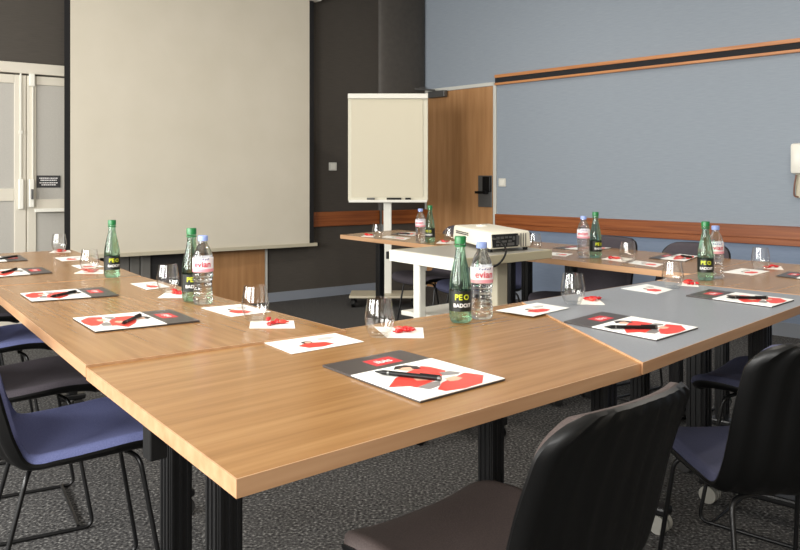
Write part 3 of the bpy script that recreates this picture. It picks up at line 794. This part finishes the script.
# picture outlines taken in sheet coordinates of the nearest folder
F1 = [(322.6, 367), (400.4, 351.8), (504.9, 380.7), (420.2, 403.3)]
def inv_aff(cs):
    w = [P(x, y, ZT1).xy for x, y in cs]
    def f(x, y):
        p = P(x, y, ZT1).xy; u, v = .5, .5
        for _ in range(12):
            a = uvp(w, u, v); e = 1e-4
            du = (uvp(w, u+e, v)-a)/e; dv_ = (uvp(w, u, v+e)-a)/e; r = p-a
            det = du.x*dv_.y-du.y*dv_.x; u += (r.x*dv_.y-r.y*dv_.x)/det; v += (du.x*r.y-du.y*r.x)/det
        return (max(.005, min(.995, u)), max(.01, min(.99, v)))
    return f
fi = inv_aff(F1)
def cx_(l): return [fi(300+a/3.636, 340+b/3.636) for a, b in l]
PIC = [
 (cx_([(322, 182), (345, 150), (385, 128), (400, 122), (440, 104), (470, 106), (530, 120), (508, 152), (470, 165), (425, 183), (400, 178)]), 0),
 (cx_([(500, 190), (515, 165), (560, 145), (598, 128), (668, 137), (663, 166), (600, 186), (530, 196)]), 0),
 (cx_([(428, 183), (470, 165), (508, 160), (512, 175), (470, 190)]), 1),
 (cx_([(505, 128), (545, 122), (583, 127), (575, 134), (520, 139)]), 1),
 (cx_([(525, 150), (560, 140), (592, 148), (575, 156), (545, 160)]), 2),
 (cx_([(412, 150), (445, 144), (470, 148), (465, 156), (425, 158)]), 2),
 (cx_([(340, 118), (345, 106), (380, 101), (425, 104), (440, 113), (425, 116), (380, 112)]), 3),
 (cx_([(355, 119), (372, 110), (400, 108), (412, 116), (395, 122)]), 2)]
DIV = (fi(352.3, 377.1)[0]+fi(432, 360)[0])/2
lg_mesh = None
def folder(cs, label, z=.74, flip=False, rot=False):
    w = [P(x, y, z) for x, y in cs]; c = sum(w, Vector())/4; c.z = z
    loc = [(p-c).xy for p in w]
    t = thing('folder', label, 'folder', c, 0, 'grey and white printed folders at the places')
    bm = bmesh.new(); prism(bm, [uvp(loc, *q) for q in ((.0, .0), (.0, 1), (1, 1), (1, 0))], .0003, .0035); obj('backing', bm, mat('folder_edge', (58, 52, 50), .5) if 'folder_edge' not in bpy.data.materials else bpy.data.materials['folder_edge'], t)
    bm = bmesh.new(); poly(bm, loc, [(0, 0), (0, 1), (DIV, 1), (DIV, 0)], .0036, 0, .0008); dc = obj('dark_cover', bm, darkcover, t)
    bm = bmesh.new(); poly(bm, loc, [(DIV+.004, 0), (DIV+.004, 1), (1, 1), (1, 0)], .0036, 0, .0016); wp_ = obj('white_page', bm, paper, t)
    bm = bmesh.new(); v0 = .50
    poly(bm, loc, [(DIV*.30, v0-.12), (DIV*.30, v0+.22), (DIV*.80, v0+.22), (DIV*.80, v0-.12)], .0045); lg = obj('logo', bm, red_l, dc)
    tm = text_mesh('ibis', 1.0)
    xs = [v.co.x for v in tm.verts]; w_ = max(xs)-min(xs)
    for v in tm.verts:
        uu = DIV*.56-v.co.y*DIV*.30; vv = v0+.05+v.co.x/w_*.19
        if flip: uu = DIV*.54+v.co.y*DIV*.30; vv = v0+.05-v.co.x/w_*.19
        p = uvp(loc, uu, vv); v.co = (p.x, p.y, .0047)
    obj('logo_lettering', tm, white_p, lg)
    bm = bmesh.new()
    for k, (pts, mi) in enumerate(PIC): poly(bm, loc, pts, .0053+k*.00004, mi)
    obj('cover_picture', bm, [red_p, grey_p, skin_p, hair_p], wp_)
    return t
folder(F1, 'nearest printed folder, white page with figure in red, on the front wooden table', ZT1)
folder([(199.7, 322), (170.5, 310.7), (73, 319.6), (95.4, 333)], 'folder at the nearest place of the left tables', .7415, True)
folder([(118.8, 296.2), (101.8, 288), (20.4, 294.7), (31.8, 302.5)], 'folder on the left table, second from the camera', .7415, True)
folder([(52.4, 273.4), (41.7, 268), (-25, 272.5), (-17, 279)], 'folder cut by the left picture edge, nearer of two on the farther left table', .74, True)
folder([(27.8, 260.8), (19.6, 255.7), (-42, 259.3), (-37, 264.8)], 'farthest folder at the left picture edge', .74, True)
folder([(563.7, 323), (602, 313), (698, 329), (656.5, 341.5)], 'nearer folder on the grey table')
folder([(686, 296.5), (709.5, 290.3), (794, 301), (771.5, 308)], 'farther folder on the grey table')
folder([(776, 276.6), (789, 272.3), (852, 279), (842, 284.5)], 'folder cut by the right picture edge on the right wooden table')
folder([(649, 258.6), (671, 253.8), (698, 257), (685, 262)], 'folder on the table by the blue wall, left of the green and clear bottles')
folder([(553, 248.6), (574, 246.2), (611, 248.6), (591, 251.3)], 'folder behind the bottle pair on the table by the blue wall')
folder([(391, 234.6), (402, 232.4), (424, 233.8), (414, 236.3)], 'folder on the farthest table behind the bottles')
# pens
def pen(a, b, label, z=.74):
    p, q = P(a[0], a[1], z+.011), P(b[0], b[1], z+.011); c = (p+q)/2; d = q-p; l = min(max(d.length, .10), .15)
    o = thing('pen', label, 'pen', (c.x, c.y, z+.0056), math.atan2(d.y, d.x), 'black pens on the folders')
    bm = bmesh.new(); cyl(bm, (-l*.38, 0, .0055), (l*.5, 0, .0055), .0048, 14); cyl(bm, (-l*.5, 0, .0055), (-l*.38, 0, .0055), .0012, 14, .0044); obj('barrel', bm, blackp, o, True)
    for a_, b_ in ((-.30, -.27), (.47, .515)):
        bm = bmesh.new(); cyl(bm, (l*a_, 0, .0055), (l*b_, 0, .0055), .0051, 14); obj('ring', bm, steel, o, True)
    obj('clip', B(l*.2, l*.5, -.0012, .0012, .0105, .012, .0003), blackp, o)
pen((375, 371.5), (440, 378.5), 'black pen on the nearest folder', ZT1)
pen((121.8, 323.5), (140, 315.4), 'black pen on the nearest folder of the left tables', .7415)
pen((50, 296.8), (75.5, 291.6), 'black pen on the second folder of the left tables', .7415)
pen((1, 272.9), (16.4, 269), 'black pen on the left folder cut by the picture edge')
pen((-2, 259), (17, 256.2), 'farthest black pen at the left picture edge')
pen((604.4, 326.8), (656.6, 327.4), 'black pen on the nearer folder of the grey table')
pen((726.5, 297.2), (767, 297.8), 'black pen on the farther folder of the grey table')
pen((681, 255.4), (691, 257.2), 'small dark pen on the folder by the blue wall')
pen((396, 233.6), (410, 233.8), 'black pen on the folder of the farthest table')
# leaflets
def leaflet(cs, label, z=.74):
    o, loc = quad('leaflet', cs, z, .0007, paper, label, 'leaflet', 'white leaflets with a red picture')
    bm = bmesh.new()
    poly(bm, loc, [(.30, .18), (.24, .40), (.40, .52), (.62, .40), (.66, .20), (.48, .12)], .0011, 0)
    poly(bm, loc, ell(.42, .55, .07, .09), .0012, 3); poly(bm, loc, ell(.43, .53, .04, .06), .00135, 2)
    poly(bm, loc, [(.60, .55), (.62, .72), (.80, .74), (.86, .62), (.74, .52)], .0011, 1)
    obj('cover_picture', bm, [red_p, mat('pale_grey_print', (188, 184, 180), .5) if 'pale_grey_print' not in bpy.data.materials else bpy.data.materials['pale_grey_print'], skin_p, hair_p], o)
leaflet([(292, 354.3), (263, 342.7), (333, 332.8), (364, 341.9)], 'nearest white leaflet, on the front wooden table left of the glass', ZT1)
leaflet([(231.4, 317), (200.9, 308.1), (241.6, 304.3), (270.9, 312)], 'leaflet behind the second nearest glass on the left table', .7415)
leaflet([(147, 290), (130.5, 283.8), (155, 281.7), (170, 287)], 'leaflet left of the glass by the bottle pair on the left table', .7415)
leaflet([(80, 268.9), (71.3, 265.6), (92, 263.6), (105, 266.8)], 'leaflet behind the glass near the lone green bottle')
leaflet([(62, 261.4), (54.8, 257.8), (81.8, 256), (87, 259.6)], 'leaflet between the two farthest left glasses')
o = leaflet([(533, 316.5), (495.6, 310.7), (537, 303), (569.4, 308.1)], 'leaflet lying across the seam of the grey table', .7415)
leaflet([(657, 294.3), (621, 288.7), (647, 284.2), (673, 289.8)], 'leaflet at the back of the grey table left of a glass')
leaflet([(752.9, 275.6), (722.5, 272.3), (741.6, 268.4), (769.8, 271.4)], 'leaflet on the right wooden table before the farthest right glass')
leaflet([(656, 267.2), (628, 263.2), (636, 260.6), (664, 264.2)], 'leaflet near the edge of the table by the blue wall')
leaflet([(405, 239.8), (381, 237.2), (387, 235.8), (411, 238)], 'leaflet on the farthest table between glass and bottles')
leaflet([(566, 256.6), (545, 255), (553, 252.4), (573, 254)], 'leaflet on the table right of the projector trolley')
# napkins with sweets
random.seed(11)
def sweet_mesh(m, s):
    bm = bmesh.new(); r = []
    n = 8; pr_ = [(-.017, .007), (-.012, .0028), (-.0095, .006), (-.004, .0078), (.004, .0078), (.0095, .006), (.012, .0028), (.017, .007)]
    for (x, rr) in pr_:
        ring = []
        for i in range(n):
            a = 2*PI*i/n; fl = .35 if abs(x) > .015 else 1
            k = 1+.12*random.uniform(-1, 1)
            ring.append(bm.verts.new((x, rr*k*math.cos(a), .0078+rr*k*math.sin(a)*fl)))
        r.append(ring)
    for k in range(len(r)-1):
        for i in range(n): bm.faces.new([r[k][i], r[k][(i+1) % n], r[k+1][(i+1) % n], r[k+1][i]])
    bm.faces.new(r[0][::-1]); bm.faces.new(r[-1])
    return obj('wrapped_sweet', bm, m)
sw_src = [sweet_mesh(candy_m, 0), sweet_mesh(candy_m, 1), sweet_mesh(candy_m, 2), sweet_mesh(cand_o, 3)]
sfirst = [True]*4
def napkin(cs, cpx, where, z=.74, n=5, tip=.022):
    o, loc = quad('paper_napkin', cs, z, .0009, paper2, 'small white paper square under red sweets, '+where, 'napkin', 'small paper squares holding sweets')
    c = P(cpx[0], cpx[1], z)
    pts = []
    for k in range(n):
        for _ in range(60):
            a = random.uniform(0, 2*PI); r_ = random.uniform(0, tip)
            p = Vector((c.x+math.cos(a)*r_*1.3, c.y+math.sin(a)*r_*1.2))
            if all((p-q).length > .013 for q in pts): break
        pts.append(p)
        i = k % 3 if k != 3 else 3
        s = sw_src[i] if sfirst[i] else sw_src[i].copy()
        if not sfirst[i]: C.objects.link(s)
        sfirst[i] = False
        s.location = (p.x, p.y, z+.0013+(.005 if k == 4 else 0)); s.scale = (1.0, .9, .7); s.rotation_euler = (random.uniform(-.12, .12), random.uniform(-.12, .12), random.uniform(0, PI))
        tag(s, ('orange' if i == 3 else 'red')+' wrapped sweet on the paper square '+where, 'sweet', 'sweets '+where)
napkin([(387, 338), (374, 327), (423, 328), (424, 338.3)], (404, 332), 'beside the nearest glass', ZT1, 6, .024)
napkin([(249.3, 328.5), (250.5, 321.4), (293.8, 320.9), (295, 328.5)], (272.5, 324.5), 'at the second nearest glass, left table', .7415, 6, .026)
napkin([(157.6, 298), (167, 291.5), (186, 291.5), (188, 298)], (179, 294), 'touching the bottle pair', .7415)
napkin([(74, 273.5), (83, 270), (103.5, 270), (103.5, 273.7)], (91, 272), 'at the lone green bottle')
napkin([(49, 252.9), (55, 250.4), (70, 250.6), (71, 252.3)], (62, 251.8), 'at the farthest left glass')
napkin([(577, 304.5), (579, 297), (598, 298.5), (605, 305)], (592, 300.5), 'on the grey table near the seam')
napkin([(677.4, 285.5), (684, 281.8), (697, 282.6), (699, 287)], (691, 284.5), 'at the back of the grey table')
napkin([(763, 268.6), (767, 265.8), (781, 266.5), (783.5, 270)], (771.5, 268), 'at the farthest right glass')
napkin([(601.5, 259.2), (614, 256.2), (633, 259), (624, 262.3)], (612.5, 259.2), 'by the blue wall beside a glass')
napkin([(361, 236.6), (366, 234.7), (376, 234.8), (374, 237)], (368.5, 235.7), 'at the far corner glass')
napkin([(436, 243.4), (440, 240.9), (455, 241.8), (453.6, 244.2)], (444.7, 242.4), 'left of the projector')
